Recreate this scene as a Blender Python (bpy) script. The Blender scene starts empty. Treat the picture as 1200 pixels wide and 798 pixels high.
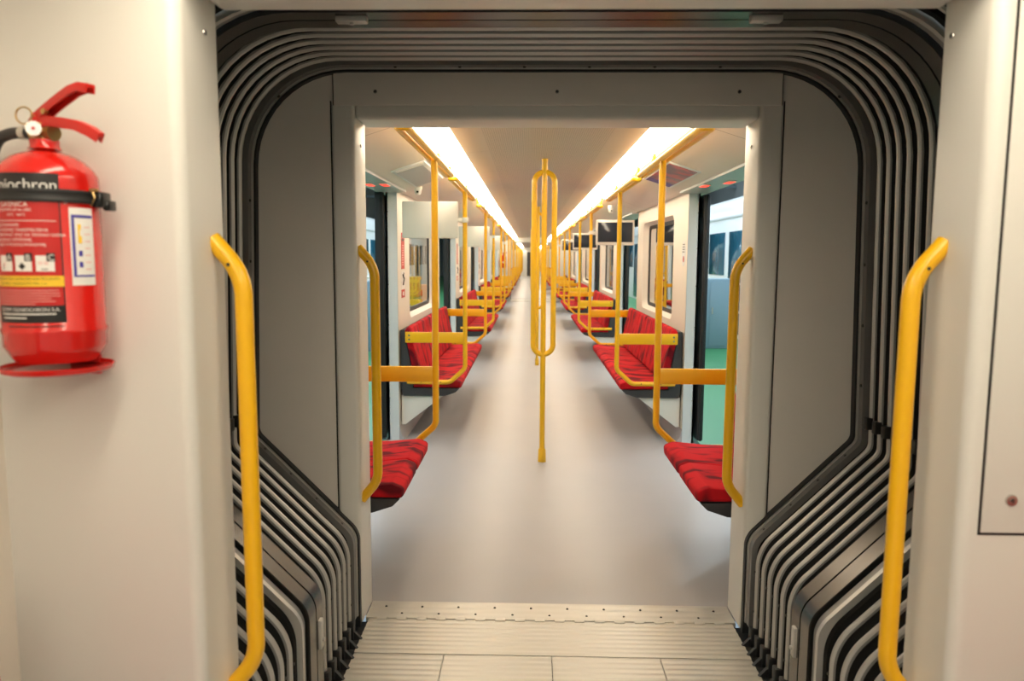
import bpy, bmesh, math, random
from mathutils import Vector, Matrix
random.seed(4)
PI = math.pi
col = bpy.context.scene.collection
sc = bpy.context.scene

# ------------------------------------------------------------------ materials
def new_mat(name):
    m = bpy.data.materials.new(name); m.use_nodes = True
    return m, m.node_tree, m.node_tree.nodes['Principled BSDF']
def plain(name, c, rough=.5, metal=0., coat=0., bump=0., bscale=60., var=0., vscale=6., spec=.5):
    m, nt, b = new_mat(name)
    b.inputs['Base Color'].default_value = (*c, 1); b.inputs['Roughness'].default_value = rough
    b.inputs['Metallic'].default_value = metal; b.inputs['Coat Weight'].default_value = coat
    b.inputs['Specular IOR Level'].default_value = spec
    if bump or var:
        tc = nt.nodes.new('ShaderNodeTexCoord')
    if bump:
        n = nt.nodes.new('ShaderNodeTexNoise'); n.inputs['Scale'].default_value = bscale; n.inputs['Detail'].default_value = 3
        bp = nt.nodes.new('ShaderNodeBump'); bp.inputs['Strength'].default_value = bump; bp.inputs['Distance'].default_value = .002
        nt.links.new(tc.outputs['Object'], n.inputs['Vector']); nt.links.new(n.outputs['Fac'], bp.inputs['Height'])
        nt.links.new(bp.outputs['Normal'], b.inputs['Normal'])
    if var:
        n = nt.nodes.new('ShaderNodeTexNoise'); n.inputs['Scale'].default_value = vscale; n.inputs['Detail'].default_value = 4
        r = nt.nodes.new('ShaderNodeMix'); r.data_type = 'RGBA'
        r.inputs['A'].default_value = (*[x*(1-var) for x in c], 1); r.inputs['B'].default_value = (*[min(1, x*(1+var)) for x in c], 1)
        nt.links.new(tc.outputs['Object'], n.inputs['Vector']); nt.links.new(n.outputs['Fac'], r.inputs['Factor'])
        nt.links.new(r.outputs['Result'], b.inputs['Base Color'])
    return m
def emit(name, c, s):
    m, nt, b = new_mat(name)
    b.inputs['Base Color'].default_value = (*[min(.8, x) for x in c], 1)
    b.inputs['Emission Color'].default_value = (*c, 1); b.inputs['Emission Strength'].default_value = s
    return m
M = {}
M['panel'] = plain('warm_white_panel', (.71, .70, .66), .42, bump=.08, bscale=400)
M['face'] = plain('light_grey_laminate', (.69, .655, .61), .5, bump=.12, bscale=300, var=.03)
M['wall'] = plain('ivory_wall', (.74, .69, .61), .4)
M['reveal'] = plain('pale_grey_door_reveal', (.62, .65, .67), .4)
M['soffit'] = plain('grey_soffit', (.42, .44, .45), .35)
M['yellow'] = plain('yellow_enamel', (.87, .475, .007), .33, coat=.15)
M['black'] = plain('black_rubber', (.012, .012, .013), .5)
M['fold'] = plain('black_bellows_fabric', (.006, .0055, .005), .5, bump=.3, bscale=40, spec=.25)
M['alu'] = plain('brushed_aluminium', (.50, .485, .46), .38, metal=.4, var=.05, vscale=10)
M['alu_dark'] = plain('dark_grey_aluminium', (.21, .205, .20), .45, metal=.3)  # darker grey tone for hoop flanks, grooves and the screwed end strips
M['frame_dark'] = plain('dark_steel_frame', (.10, .092, .085), .27, metal=.9, var=.2, vscale=5)
M['steel'] = plain('polished_screw_steel', (.6, .58, .55), .25, metal=1)
M['screw'] = plain('dark_screw', (.05, .048, .045), .4, metal=.6)
M['shell'] = plain('charcoal_seat_shell', (.035, .035, .04), .5)
M['white'] = plain('white_plastic', (.72, .71, .67), .4)
M['screen'] = plain('dark_screen_glass', (.02, .028, .045), .12)
M['glossblack'] = plain('gloss_black', (.01, .01, .01), .15)
M['red'] = plain('red_lacquer', (.62, .012, .008), .22, coat=.5)
M['redpart'] = plain('red_painted_metal', (.55, .015, .01), .35)
M['brass'] = plain('brass', (.55, .38, .16), .3, metal=1)
M['gauge'] = plain('gauge_glass', (.75, .74, .78), .15)
M['hose'] = plain('black_hose', (.02, .02, .022), .45)
M['lred'] = plain('label_red', (.50, .012, .01), .4)
M['lblack'] = plain('label_black', (.012, .01, .01), .4)
M['lwhite'] = plain('label_white', (.8, .78, .75), .4)
M['lyellow'] = plain('label_yellow', (.85, .55, .03), .4)
M['lblue'] = plain('label_blue', (.05, .04, .33), .4)
M['lpink'] = plain('label_pink', (.75, .35, .33), .4)
M['led'] = emit('light_diffuser', (1., .87, .675), 12.)
M['lampcool'] = emit('depot_lamp', (.85, .95, 1.), 60.)
M['redled'] = emit('red_indicator', (1., .05, .03), 1.6)
M['green'] = plain('green_depot_floor', (.05, .25, .10), .35, var=.1, vscale=.8)
M['concrete'] = plain('grey_concrete', (.4, .42, .43), .7, var=.1)
M['depotblue'] = plain('grey_blue_cabinet', (.20, .30, .38), .5)
M['trainwhite'] = plain('white_train_side', (.80, .84, .86), .3)
M['trainglass'] = plain('dark_blue_train_glass', (.02, .10, .16), .08)
M['orange'] = plain('orange_box', (.75, .22, .02), .5)
M['roofdark'] = plain('depot_roof', (.30, .37, .40), .6)

def mk_floor():
    m, nt, b = new_mat('grey_vinyl_floor'); L = nt.links
    tc = nt.nodes.new('ShaderNodeTexCoord')
    n = nt.nodes.new('ShaderNodeTexNoise'); n.inputs['Scale'].default_value = 260; n.inputs['Detail'].default_value = 2
    n2 = nt.nodes.new('ShaderNodeTexNoise'); n2.inputs['Scale'].default_value = 2.2; n2.inputs['Detail'].default_value = 4
    r = nt.nodes.new('ShaderNodeMix'); r.data_type = 'RGBA'
    r.inputs['A'].default_value = (.335, .322, .328, 1); r.inputs['B'].default_value = (.415, .40, .405, 1)
    ad = nt.nodes.new('ShaderNodeMath'); ad.operation = 'ADD'
    mu = nt.nodes.new('ShaderNodeMath'); mu.operation = 'MULTIPLY'; mu.inputs[1].default_value = .5
    L.new(tc.outputs['Object'], n.inputs['Vector']); L.new(tc.outputs['Object'], n2.inputs['Vector'])
    L.new(n.outputs['Fac'], ad.inputs[0]); L.new(n2.outputs['Fac'], ad.inputs[1]); L.new(ad.outputs[0], mu.inputs[0])
    L.new(mu.outputs[0], r.inputs['Factor']); L.new(r.outputs['Result'], b.inputs['Base Color'])
    b.inputs['Roughness'].default_value = .36
    return m
M['floor'] = mk_floor()

def mk_ceiling():
    # perforated sheet: fine rows of holes, with transverse panel seams every 1.15 m
    m, nt, b = new_mat('perforated_ceiling_sheet'); L = nt.links
    tc = nt.nodes.new('ShaderNodeTexCoord'); sep = nt.nodes.new('ShaderNodeSeparateXYZ')
    L.new(tc.outputs['Object'], sep.inputs[0])
    def math_(op, a, b_=None):
        q = nt.nodes.new('ShaderNodeMath'); q.operation = op
        for i, v in enumerate((a, b_)):
            if v is None: continue
            if isinstance(v, (int, float)): q.inputs[i].default_value = v
            else: L.new(v, q.inputs[i])
        return q.outputs[0]
    fx = math_('SUBTRACT', math_('MODULO', math_('ADD', sep.outputs['X'], 10.), .012), .006)
    fy = math_('SUBTRACT', math_('MODULO', math_('ADD', sep.outputs['Y'], 20.), .012), .006)
    d = math_('SQRT', math_('ADD', math_('MULTIPLY', fx, fx), math_('MULTIPLY', fy, fy)))
    hole = math_('LESS_THAN', d, .0034)
    inx = math_('LESS_THAN', math_('ABSOLUTE', sep.outputs['X']), .36)
    hole = math_('MULTIPLY', hole, inx)
    seam = math_('LESS_THAN', math_('MODULO', math_('ADD', sep.outputs['Y'], 20.35), 1.15), .006)
    f = math_('MAXIMUM', math_('MULTIPLY', hole, .55), math_('MULTIPLY', seam, .5))
    r = nt.nodes.new('ShaderNodeMix'); r.data_type = 'RGBA'
    r.inputs['A'].default_value = (.53, .46, .41, 1); r.inputs['B'].default_value = (.12, .11, .10, 1)
    L.new(f, r.inputs['Factor']); L.new(r.outputs['Result'], b.inputs['Base Color']); b.inputs['Roughness'].default_value = .5
    return m
M['ceil'] = mk_ceiling()
def mk_side():
    m, nt, b = new_mat('jointed_side_ceiling'); L = nt.links
    tc = nt.nodes.new('ShaderNodeTexCoord'); sep = nt.nodes.new('ShaderNodeSeparateXYZ'); L.new(tc.outputs['Object'], sep.inputs[0])
    outs = []
    for off in (20.+4.75-4.28, 20.+4.75-4.72):
        a = nt.nodes.new('ShaderNodeMath'); a.operation = 'ADD'; a.inputs[1].default_value = off % 4.75+19.
        q = nt.nodes.new('ShaderNodeMath'); q.operation = 'MODULO'; q.inputs[1].default_value = 4.75
        l = nt.nodes.new('ShaderNodeMath'); l.operation = 'LESS_THAN'; l.inputs[1].default_value = .007
        L.new(sep.outputs['Y'], a.inputs[0]); L.new(a.outputs[0], q.inputs[0]); L.new(q.outputs[0], l.inputs[0]); outs.append(l.outputs[0])
    mx = nt.nodes.new('ShaderNodeMath'); mx.operation = 'MAXIMUM'; L.new(outs[0], mx.inputs[0]); L.new(outs[1], mx.inputs[1])
    r = nt.nodes.new('ShaderNodeMix'); r.data_type = 'RGBA'; r.inputs['A'].default_value = (.68, .63, .58, 1); r.inputs['B'].default_value = (.18, .16, .15, 1)
    L.new(mx.outputs[0], r.inputs['Factor']); L.new(r.outputs['Result'], b.inputs['Base Color']); b.inputs['Roughness'].default_value = .4
    return m
M['sideceil'] = mk_side()

def mk_fabric():
    m, nt, b = new_mat('red_patterned_seat_fabric'); L = nt.links
    tc = nt.nodes.new('ShaderNodeTexCoord')
    mp = nt.nodes.new('ShaderNodeMapping'); mp.inputs['Scale'].default_value = (5.5, 11, 5.5)
    n = nt.nodes.new('ShaderNodeTexNoise'); n.inputs['Scale'].default_value = 1.; n.inputs['Detail'].default_value = 1.5; n.inputs['Distortion'].default_value = .8
    cr = nt.nodes.new('ShaderNodeValToRGB'); e = cr.color_ramp.elements
    e[0].position = .36; e[0].color = (.13, .004, .010, 1)
    e[1].position = .55; e[1].color = (.54, .008, .015, 1)
    q = e.new(.43); q.color = (.33, .005, .012, 1)
    f = nt.nodes.new('ShaderNodeTexNoise'); f.inputs['Scale'].default_value = 500
    bp = nt.nodes.new('ShaderNodeBump'); bp.inputs['Strength'].default_value = .25; bp.inputs['Distance'].default_value = .001
    L.new(tc.outputs['Object'], mp.inputs['Vector']); L.new(mp.outputs['Vector'], n.inputs['Vector'])
    L.new(n.outputs['Fac'], cr.inputs['Fac']); L.new(cr.outputs['Color'], b.inputs['Base Color'])
    L.new(tc.outputs['Object'], f.inputs['Vector']); L.new(f.outputs['Fac'], bp.inputs['Height']); L.new(bp.outputs['Normal'], b.inputs['Normal'])
    b.inputs['Roughness'].default_value = .85; b.inputs['Specular IOR Level'].default_value = .2
    return m
M['fabric'] = mk_fabric()

def mk_glass():
    m = bpy.data.materials.new('window_glass'); m.use_nodes = True; nt = m.node_tree; nt.nodes.clear(); L = nt.links
    o = nt.nodes.new('ShaderNodeOutputMaterial'); t = nt.nodes.new('ShaderNodeBsdfTransparent'); g = nt.nodes.new('ShaderNodeBsdfGlossy')
    t.inputs['Color'].default_value = (.80, .86, .86, 1); g.inputs['Roughness'].default_value = .02
    f = nt.nodes.new('ShaderNodeFresnel'); f.inputs['IOR'].default_value = 1.5; mx = nt.nodes.new('ShaderNodeMixShader')
    L.new(f.outputs[0], mx.inputs[0]); L.new(t.outputs[0], mx.inputs[1]); L.new(g.outputs[0], mx.inputs[2]); L.new(mx.outputs[0], o.inputs[0])
    return m
M['glass'] = mk_glass()

# ------------------------------------------------------------------ mesh helpers
def finish(name, bm, mat, parent=None, smooth=True, ang=40):
    bmesh.ops.recalc_face_normals(bm, faces=bm.faces[:])
    me = bpy.data.meshes.new(name); bm.to_mesh(me); bm.free()
    if smooth:
        for p in me.polygons: p.use_smooth = True
        me.set_sharp_from_angle(angle=math.radians(ang))
    mats = mat if isinstance(mat, (list, tuple)) else [mat]
    for mm in mats: me.materials.append(M[mm] if isinstance(mm, str) else mm)
    o = bpy.data.objects.new(name, me); col.objects.link(o)
    if parent: o.parent = parent
    return o
def B(): return bmesh.new()
def add_box(bm, x0, x1, y0, y1, z0, z1, bevel=0, seg=2, mi=0):
    t = bmesh.new()
    bmesh.ops.create_cube(t, size=1)
    for v in t.verts: v.co = Vector(((x0+x1)/2+v.co.x*(x1-x0), (y0+y1)/2+v.co.y*(y1-y0), (z0+z1)/2+v.co.z*(z1-z0)))
    if bevel: bmesh.ops.bevel(t, geom=t.edges[:], offset=bevel, segments=seg, affect='EDGES', profile=.5)
    for f in t.faces: f.material_index = mi
    me = bpy.data.meshes.new('t'); t.to_mesh(me); t.free(); bm.from_mesh(me); bpy.data.meshes.remove(me)
def add_cyl(bm, p0, p1, r0, r1=None, seg=20, mi=0, cap=True):
    r1 = r0 if r1 is None else r1
    p0 = Vector(p0); p1 = Vector(p1); d = p1-p0; q = d.to_track_quat('Z', 'Y').to_matrix()
    a = []; b = []
    for i in range(seg):
        t = 2*PI*i/seg; u = Vector((math.cos(t), math.sin(t), 0))
        a.append(bm.verts.new(p0+q@(u*r0))); b.append(bm.verts.new(p1+q@(u*r1)))
    for i in range(seg):
        f = bm.faces.new((a[i], a[(i+1) % seg], b[(i+1) % seg], b[i])); f.material_index = mi
    if cap:
        bm.faces.new(a[::-1]).material_index = mi; bm.faces.new(b).material_index = mi
def round_path(pts, rad, n=8, closed=False):
    pts = [Vector(p) for p in pts]; out = []; N = len(pts)
    rads = rad if isinstance(rad, (list, tuple)) else [rad]*N
    for i, p in enumerate(pts):
        r = rads[i]
        if (not closed and i in (0, N-1)) or r <= 0: out.append(p); continue
        a = pts[i-1]; b = pts[(i+1) % N]
        u = (a-p); v = (b-p); lu = u.length; lv = v.length; u.normalize(); v.normalize()
        ang = u.angle(v)
        if ang > PI-.01: out.append(p); continue
        d = min(r/math.tan(ang/2), lu*.499, lv*.499); rr = d*math.tan(ang/2)
        bis = (u+v).normalized(); c = p+bis*(rr/math.sin(ang/2))
        s = p+u*d; e = p+v*d; vs = s-c; ve = e-c; tot = vs.angle(ve); ax = vs.cross(ve).normalized()
        for k in range(n+1): out.append(c+Matrix.Rotation(tot*k/n, 3, ax)@vs)
    return out
def add_tube(bm, pts, r, seg=14, closed=False, mi=0, flat=None):
    pts = [Vector(p) for p in pts]; N = len(pts); rings = []
    def tan(i):
        if closed: return (pts[(i+1) % N]-pts[i-1]).normalized()
        if i == 0: return (pts[1]-pts[0]).normalized()
        if i == N-1: return (pts[-1]-pts[-2]).normalized()
        return ((pts[i+1]-pts[i]).normalized()+(pts[i]-pts[i-1]).normalized()).normalized()
    t = tan(0); up = Vector((0, 0, 1)) if abs(t.z) < .9 else Vector((0, 1, 0))
    nrm = (up-t*up.dot(t)).normalized()
    for i in range(N):
        t2 = tan(i); nrm = (nrm-t2*nrm.dot(t2)).normalized(); bn = t2.cross(nrm)
        rings.append([bm.verts.new(pts[i]+nrm*(math.cos(2*PI*k/seg)*r)+bn*(math.sin(2*PI*k/seg)*r)) for k in range(seg)])
    for i in range(N if closed else N-1):
        a = rings[i]; b = rings[(i+1) % N]
        for k in range(seg): bm.faces.new((a[k], a[(k+1) % seg], b[(k+1) % seg], b[k])).material_index = mi
    if not closed: bm.faces.new(rings[0][::-1]).material_index = mi; bm.faces.new(rings[-1]).material_index = mi
def add_lathe(bm, prof, c=(0, 0, 0), seg=40, mi=0):
    c = Vector(c); rings = []
    for r, z in prof:
        rings.append([bm.verts.new(c+Vector((math.cos(2*PI*k/seg)*r, math.sin(2*PI*k/seg)*r, z))) for k in range(seg)] if r > 1e-6 else [bm.verts.new(c+Vector((0, 0, z)))])
    for a, b in zip(rings, rings[1:]):
        for k in range(seg):
            k2 = (k+1) % seg
            if len(a) == 1 and len(b) == 1: continue
            if len(a) == 1: f = bm.faces.new((a[0], b[k2], b[k]))
            elif len(b) == 1: f = bm.faces.new((a[k], a[k2], b[0]))
            else: f = bm.faces.new((a[k], a[k2], b[k2], b[k]))
            f.material_index = mi
def add_prism(bm, prof, y0, y1, mi=0, cap=True):     # prof in (x,z), extruded along y
    a = [bm.verts.new((x, y0, z)) for x, z in prof]; b = [bm.verts.new((x, y1, z)) for x, z in prof]; n = len(prof)
    for i in range(n): bm.faces.new((a[i], a[(i+1) % n], b[(i+1) % n], b[i])).material_index = mi
    if cap: bm.faces.new(a[::-1]).material_index = mi; bm.faces.new(b).material_index = mi
def add_sheet(bm, prof, y0, y1, mi=0):
    a = [bm.verts.new((x, y0, z)) for x, z in prof]; b = [bm.verts.new((x, y1, z)) for x, z in prof]
    for i in range(len(prof)-1): bm.faces.new((a[i], a[i+1], b[i+1], b[i])).material_index = mi
def add_quad(bm, *p, mi=0): bm.faces.new([bm.verts.new(q) for q in p]).material_index = mi
def thing(name, loc, label, cat, group=None):
    o = bpy.data.objects.new(name, None); o.empty_display_size = .1; o.location = loc; col.objects.link(o)
    o['label'] = label; o['category'] = cat
    if group: o['group'] = group
    return o
def tag(o, label, cat, group=None):
    o['label'] = label; o['category'] = cat
    if group: o['group'] = group
    return o
def struct(o): o['kind'] = 'structure'; return o
def recenter(o, loc):                                # move a mesh's origin to loc without moving the mesh
    loc = Vector(loc); o.data.transform(Matrix.Translation(-loc)); o.location = loc; return o
def copy_tree(o, parent=None):
    c = o.copy(); col.objects.link(c); c.parent = parent
    for ch in o.children: copy_tree(ch, c)
    return c

# ------------------------------------------------------------------ dimensions
HW = .768            # half width of the portal opening
TOP = 2.02           # portal head height
YF0, YF1 = 2.92, 3.12    # far portal jamb
YN0, YN1 = 1.47, 1.67    # near portal jamb
WX = 1.16            # inner wall
DX = 1.25           # door plane
CZ = 2.20            # ceiling centre
POLE_X = .615
# y intervals of the doorways in the car ahead
DOORS = [(4.11, 6.05), (8.85, 10.80), (13.60, 15.55), (18.35, 20.30), (23.10, 25.05)]
CAR_END = 25.95

# ------------------------------------------------------------------ car shell
def ceiling_profile():
    p = []
    for k in range(9):
        x = -.52+1.04*k/8
        p.append((x, CZ-.03*(x/.52)**2))
    return p
def side_ceiling(s): return [(s*.70, 2.165), (s*.71, 2.15), (s*.76, 2.13), (s*1.06, 2.034), (s*1.09, 2.026), (s*1.30, 2.022)]
def car_ceiling(y0, y1):
    bm = B(); add_sheet(bm, ceiling_profile(), y0, y1)
    o = struct(finish('ceiling', bm, 'ceil', smooth=True))
    bm = B()
    for s in (-1, 1):
        add_sheet(bm, [(s*.52, 2.17), (s*.52, 2.20), (s*.70, 2.20), (s*.70, 2.165)], y0, y1)   # light channel
        add_sheet(bm, side_ceiling(s), y0, y1)
    o = struct(finish('ceiling', bm, 'sideceil', smooth=True, ang=25))
    # outer roof closes the shell
    bm = B(); add_box(bm, -1.34, 1.34, y0, y1, 2.24, 2.30)
    for s in (-1, 1): add_box(bm, s*1.30, s*1.34, y0, y1, 2.025, 2.24)
    struct(finish('ceiling', bm, 'white', smooth=False))
def rrect(y0, y1, z0, z1, r, n=6):
    out = []
    for cy, cz, a0 in ((y1-r, z1-r, 0), (y0+r, z1-r, 90), (y0+r, z0+r, 180), (y1-r, z0+r, 270)):
        for k in range(n+1):
            a = math.radians(a0+90*k/n); out.append((cy+r*math.cos(a), cz+r*math.sin(a)))
    return out
WZ0, WZ1, WR = .96, 1.88, .09
def wall_bay(bm, s, y0, y1, wins):
    x = s*WX; zt = 2.035
    def q(a, b, c, d): add_quad(bm, (x, a, c), (x, b, c), (x, b, d), (x, a, d))
    cur = y0
    for wa, wb in wins:
        if wa > cur: q(cur, wa, 0, zt)
        q(wa, wb, 0, WZ0); q(wa, wb, WZ1, zt)
        loop = rrect(wa, wb, WZ0, WZ1, WR)
        n = 7
        for ci, corner in enumerate(((wb, WZ1), (wa, WZ1), (wa, WZ0), (wb, WZ0))):
            seg = loop[ci*n:(ci+1)*n]
            for k in range(n-1): add_quad(bm, (x, *corner), (x, *seg[k]), (x, *seg[k+1]))
        # bevelled recess going out to the glass
        L2 = rrect(wa+.03, wb-.03, WZ0+.03, WZ1-.03, WR*.8)
        N = len(loop)
        for k in range(N):
            k2 = (k+1) % N
            add_quad(bm, (x, *loop[k]), (x, *loop[k2]), (s*(WX+.06), *L2[k2]), (s*(WX+.06), *L2[k]))
        cur = wb
    if y1 > cur: q(cur, y1, 0, zt)
win_n = [0]
def window(s, wa, wb):
    win_n[0] += 1
    root = bpy.data.objects.new('window_%d' % win_n[0], None); root.location = (s*(WX+.065), (wa+wb)/2, WZ0); col.objects.link(root); root['kind'] = 'structure'
    a = rrect(wa+.028, wb-.028, WZ0+.028, WZ1-.028, WR*.8); b = rrect(wa+.065, wb-.065, WZ0+.065, WZ1-.065, WR*.6)
    bm = B(); N = len(a)
    for k in range(N):
        k2 = (k+1) % N
        for xx0, xx1, A, Bq in ((.058, .064, a, b), (.080, .080, a, b)):
            add_quad(bm, (s*(WX+xx0), *A[k]), (s*(WX+xx0), *A[k2]), (s*(WX+xx1), *Bq[k2]), (s*(WX+xx1), *Bq[k]))
        add_quad(bm, (s*(WX+.064), *b[k]), (s*(WX+.064), *b[k2]), (s*(WX+.08), *b[k2]), (s*(WX+.08), *b[k]))
    f = finish('window_frame', bm, 'black'); f.parent = root; f.matrix_parent_inverse = root.matrix_world.inverted(); f.location -= root.location*0
    f.data.transform(Matrix.Translation(-root.location)); f.matrix_parent_inverse = Matrix()
    bm = B(); bm.faces.new([bm.verts.new((s*(WX+.070), *p)) for p in b])
    g = finish('pane', bm, 'glass', smooth=False); g.data.transform(Matrix.Translation(-root.location)); g.parent = root
def door_reveals(s, ya, yb, near=True, far=True):
    bm = B()
    for y, on, d in ((ya, near, -1), (yb, far, 1)):
        if on:
            add_prism(bm, [(s*WX, 0), (s*DX, 0), (s*DX, 2.03), (s*WX, 2.03)], y, y+d*.01)
    return bm
door_n = [0]
def door_leaf(s, y0, y1, edge):                      # a leaf slid open outside the body; the dark rubber edge shows in the doorway
    door_n[0] += 1
    root = bpy.data.objects.new('door_%d' % door_n[0], None); root.location = (s*1.29, y0, 0); col.objects.link(root); root['kind'] = 'structure'
    def put(n, bm, m): 
        o = finish(n, bm, m); o.data.transform(Matrix.Translation(-root.location)); o.parent = root
    bm = B(); x0, x1 = s*1.275, s*1.315; z0, z1 = .03, 2.0
    gy0, gy1, gz0, gz1 = y0+.14, y1-.14, .75, 1.85
    for a in ((y0, gy0, z0, z1), (gy1, y1, z0, z1), (gy0, gy1, z0, gz0), (gy0, gy1, gz1, z1)): add_box(bm, x0, x1, a[0], a[1], a[2], a[3])
    put('leaf', bm, 'black' if True else 'white')
    bm = B(); add_box(bm, s*1.285, s*1.305, gy0, gy1, gz0, gz1); put('pane', bm, 'glass')
    bm = B(); e0, e1 = (y0-.05, y0) if edge < 0 else (y1, y1+.05)
    add_box(bm, s*1.272, s*1.318, e0, e1, z0, z1, .01); 
    add_box(bm, s*1.285, s*1.305, e0-.012, e1+.012, z0, z1, .004); put('rubber_edge', bm, 'black')

def car(y0, y1, doors, detail=True, end0=None, end1=None):
    """floor, walls with windows, door soffits for one car; doors are the open stretches"""
    bm = B(); add_box(bm, -1.27, 1.27, y0, y1, -.06, 0)
    struct(finish('floor', bm, 'floor', smooth=False))
    car_ceiling(y0, y1)
    bounds = [y0]+[v for d in doors for v in d]+[y1]
    bays = [(bounds[i], bounds[i+1]) for i in range(0, len(bounds), 2)]
    for s, nm in ((-1, 'wall_left'), (1, 'wall_right')):
        bm = B(); wins = []
        for a, b in bays:
            w = [(a+.60, b-.42)] if b-a > 2 else []
            wall_bay(bm, s, a, b, w); wins += w
        struct(finish(nm, bm, 'wall', smooth=True, ang=25))
        if detail:
            for w in wins: window(s, *w)
        bm = B()
        for i, (a, b) in enumerate(doors):
            r = door_reveals(s, a, b); me = bpy.data.meshes.new('t'); r.to_mesh(me); r.free(); bm.from_mesh(me); bpy.data.meshes.remove(me)
        for a, b in bays:                           # outer skin between the doorways, with window cut-outs
            xo0, xo1 = s*(WX+.075), s*DX
            ww = [(a+.60, b-.42)] if b-a > 2 else []
            if ww:
                (wa, wb), = ww
                for q in ((a, wa, 0, 2.03), (wb, b, 0, 2.03), (wa, wb, 0, WZ0), (wa, wb, WZ1, 2.03)): add_box(bm, xo0, xo1, *q)
            else: add_box(bm, xo0, xo1, a, b, 0, 2.03)
        struct(finish('trim_1', bm, 'reveal', smooth=False))
        bm = B()
        for a, b in doors: add_box(bm, *sorted((s*1.085, s*1.30)), a, b, 2.010, 2.03, .003)
        struct(finish('trim_2', bm, 'soffit', smooth=False))
        # cove skirting in floor vinyl colour
        bm = B()
        for a, b in bays: add_prism(bm, [(s*WX, 0), (s*(WX-.05), 0), (s*(WX-.045), .012), (s*(WX-.02), .04), (s*(WX-.006), .10), (s*WX, .11)], a, b)
        struct(finish('baseboard_'+nm[5:], bm, 'floor'))

car(YF1, CAR_END, DOORS)

# the two further cars of the train, seen through the far portals
CARB = (27.55, 50.38); shift = CARB[0]-YF1
DOORS_B = [(a+shift, b+shift) for a, b in DOORS]
car(CARB[0], CARB[1], DOORS_B, detail=False)
CARC = (51.98, 61.0)
DOORS_C = [(a+CARC[0]-YF1, b+CARC[0]-YF1) for a, b in DOORS[:1]]
car(CARC[0], CARC[1], DOORS_C, detail=False)
# the car the camera stands in
NEAR0 = -5.5
car(NEAR0, YN0+.002, [(-1.4, .55)], detail=False)
bm = B(); add_box(bm, -1.3, 1.3, NEAR0-.05, NEAR0, 0, 2.3); struct(finish('wall_back', bm, 'panel', smooth=False))
bm = B(); add_box(bm, -1.3, 1.3, 61.0, 61.1, 0, 2.3); add_box(bm, -.33, .33, 60.97, 61.0, .02, 1.95, mi=1)
struct(finish('wall_front', bm, ['panel', 'shell'], smooth=False))

# ------------------------------------------------------------------ portals
def portal(y0, y1, face_y, name, outer=1.30, faces='panel', flip=1, roundr=.02):
    """rounded pillars and header of the gangway opening between y0 and y1"""
    bm = B()
    for s in (-1, 1):
        xs = sorted((s*HW, s*.86))
        add_box(bm, xs[0], xs[1], y0, y1, 0, 2.19, roundr, 4)
    add_box(bm, -HW-.01, HW+.01, y0, y1, TOP, 2.19, roundr, 4)
    return struct(finish(name, bm, faces, ang=50))

# far portal of the camera gangway
bm = B()
for s in (-1, 1):
    xs = sorted((s*HW, s*.858)); add_box(bm, xs[0], xs[1], YF0, YF1, 0, 2.085, .016, 4)
struct(finish('trim_3', bm, 'panel', ang=50))
bm = B(); add_box(bm, -HW+.002, HW-.002, YF0+.001, YF1-.001, TOP, 2.10, .016, 4); struct(finish('trim_4', bm, 'panel', ang=50))
bm = B(); add_box(bm, -.846, .846, YF0-.004, YF0+.02, 2.072, 2.196, .003, 2); struct(finish('trim_5', bm, 'face', ang=50))
# bellows outline, used by the end face and the hoops
KX, KZ, SX, TZ, BX, BZ = 1.178, .80, 1.142, 2.198, .778, .40
def outline(off=0., rb=.10, rk=.05, rt=.36, n=12, bottom=.0):
    P = [(-BX-off*.9, 0, bottom), (-BX-off*.9, 0, BZ-off*.4), (-KX-off, 0, KZ-off*.4), (-SX-off, 0, TZ+off), (SX+off, 0, TZ+off), (KX+off, 0, KZ-off*.4), (BX+off*.9, 0, BZ-off*.4), (BX+off*.9, 0, bottom)]
    return round_path(P, [0, rb, rk, rt+off, rt+off, rk, rb, 0], n)
def plate_from_outline(bm, y, hole):
    """annular face between the bellows outline and a rectangular opening"""
    pts = outline(0, .08, .03, .36, 12)
    prev = None
    for p in pts:
        z = min(max(p.z, 0), hole[1]); x = min(max(p.x, -hole[0]), hole[0])
        if p.z > hole[1] and abs(p.x) > hole[0]: x = math.copysign(hole[0], p.x); z = hole[1]
        cur = (bm.verts.new((p.x, y, p.z)), bm.verts.new((x, y, z)))
        if prev: 
            try: bm.faces.new((prev[0], cur[0], cur[1], prev[1]))
            except Exception: pass
        prev = cur
bm = B()
plate_from_outline(bm, YF0+.012, (.80, 2.06)); plate_from_outline(bm, YF0+.045, (.80, 2.06))
bmesh.ops.remove_doubles(bm, verts=bm.verts[:], dist=1e-5); struct(finish('wall_end', bm, 'face', smooth=False))
bm = B()
for s in (-1, 1): add_box(bm, *sorted((s*.857, s*.8615)), YF0+.008, YF0+.02, .30, 2.09)
add_box(bm, -.8475, -.8445, YF0-.0035, YF0+.012, 2.072, 2.196); add_box(bm, .8445, .8475, YF0-.0035, YF0+.012, 2.072, 2.196)
struct(finish('trim_7', bm, 'screw', smooth=False))
# car-side lining behind the portal: fills from the pillar to the wall and ceiling
def bulkhead(y0, y1, name, mat='panel'):
    bm = B()
    for s in (-1, 1):
        xs = sorted((s*.80, s*1.30)); add_box(bm, xs[0], xs[1], y0, y1, 0, 2.30)
    add_box(bm, -1.30, 1.30, y0, y1, 2.10, 2.30)
    return struct(finish(name, bm, mat, smooth=False))
bulkhead(YF0+.05, YF1-.02, 'wall_end')
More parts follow.
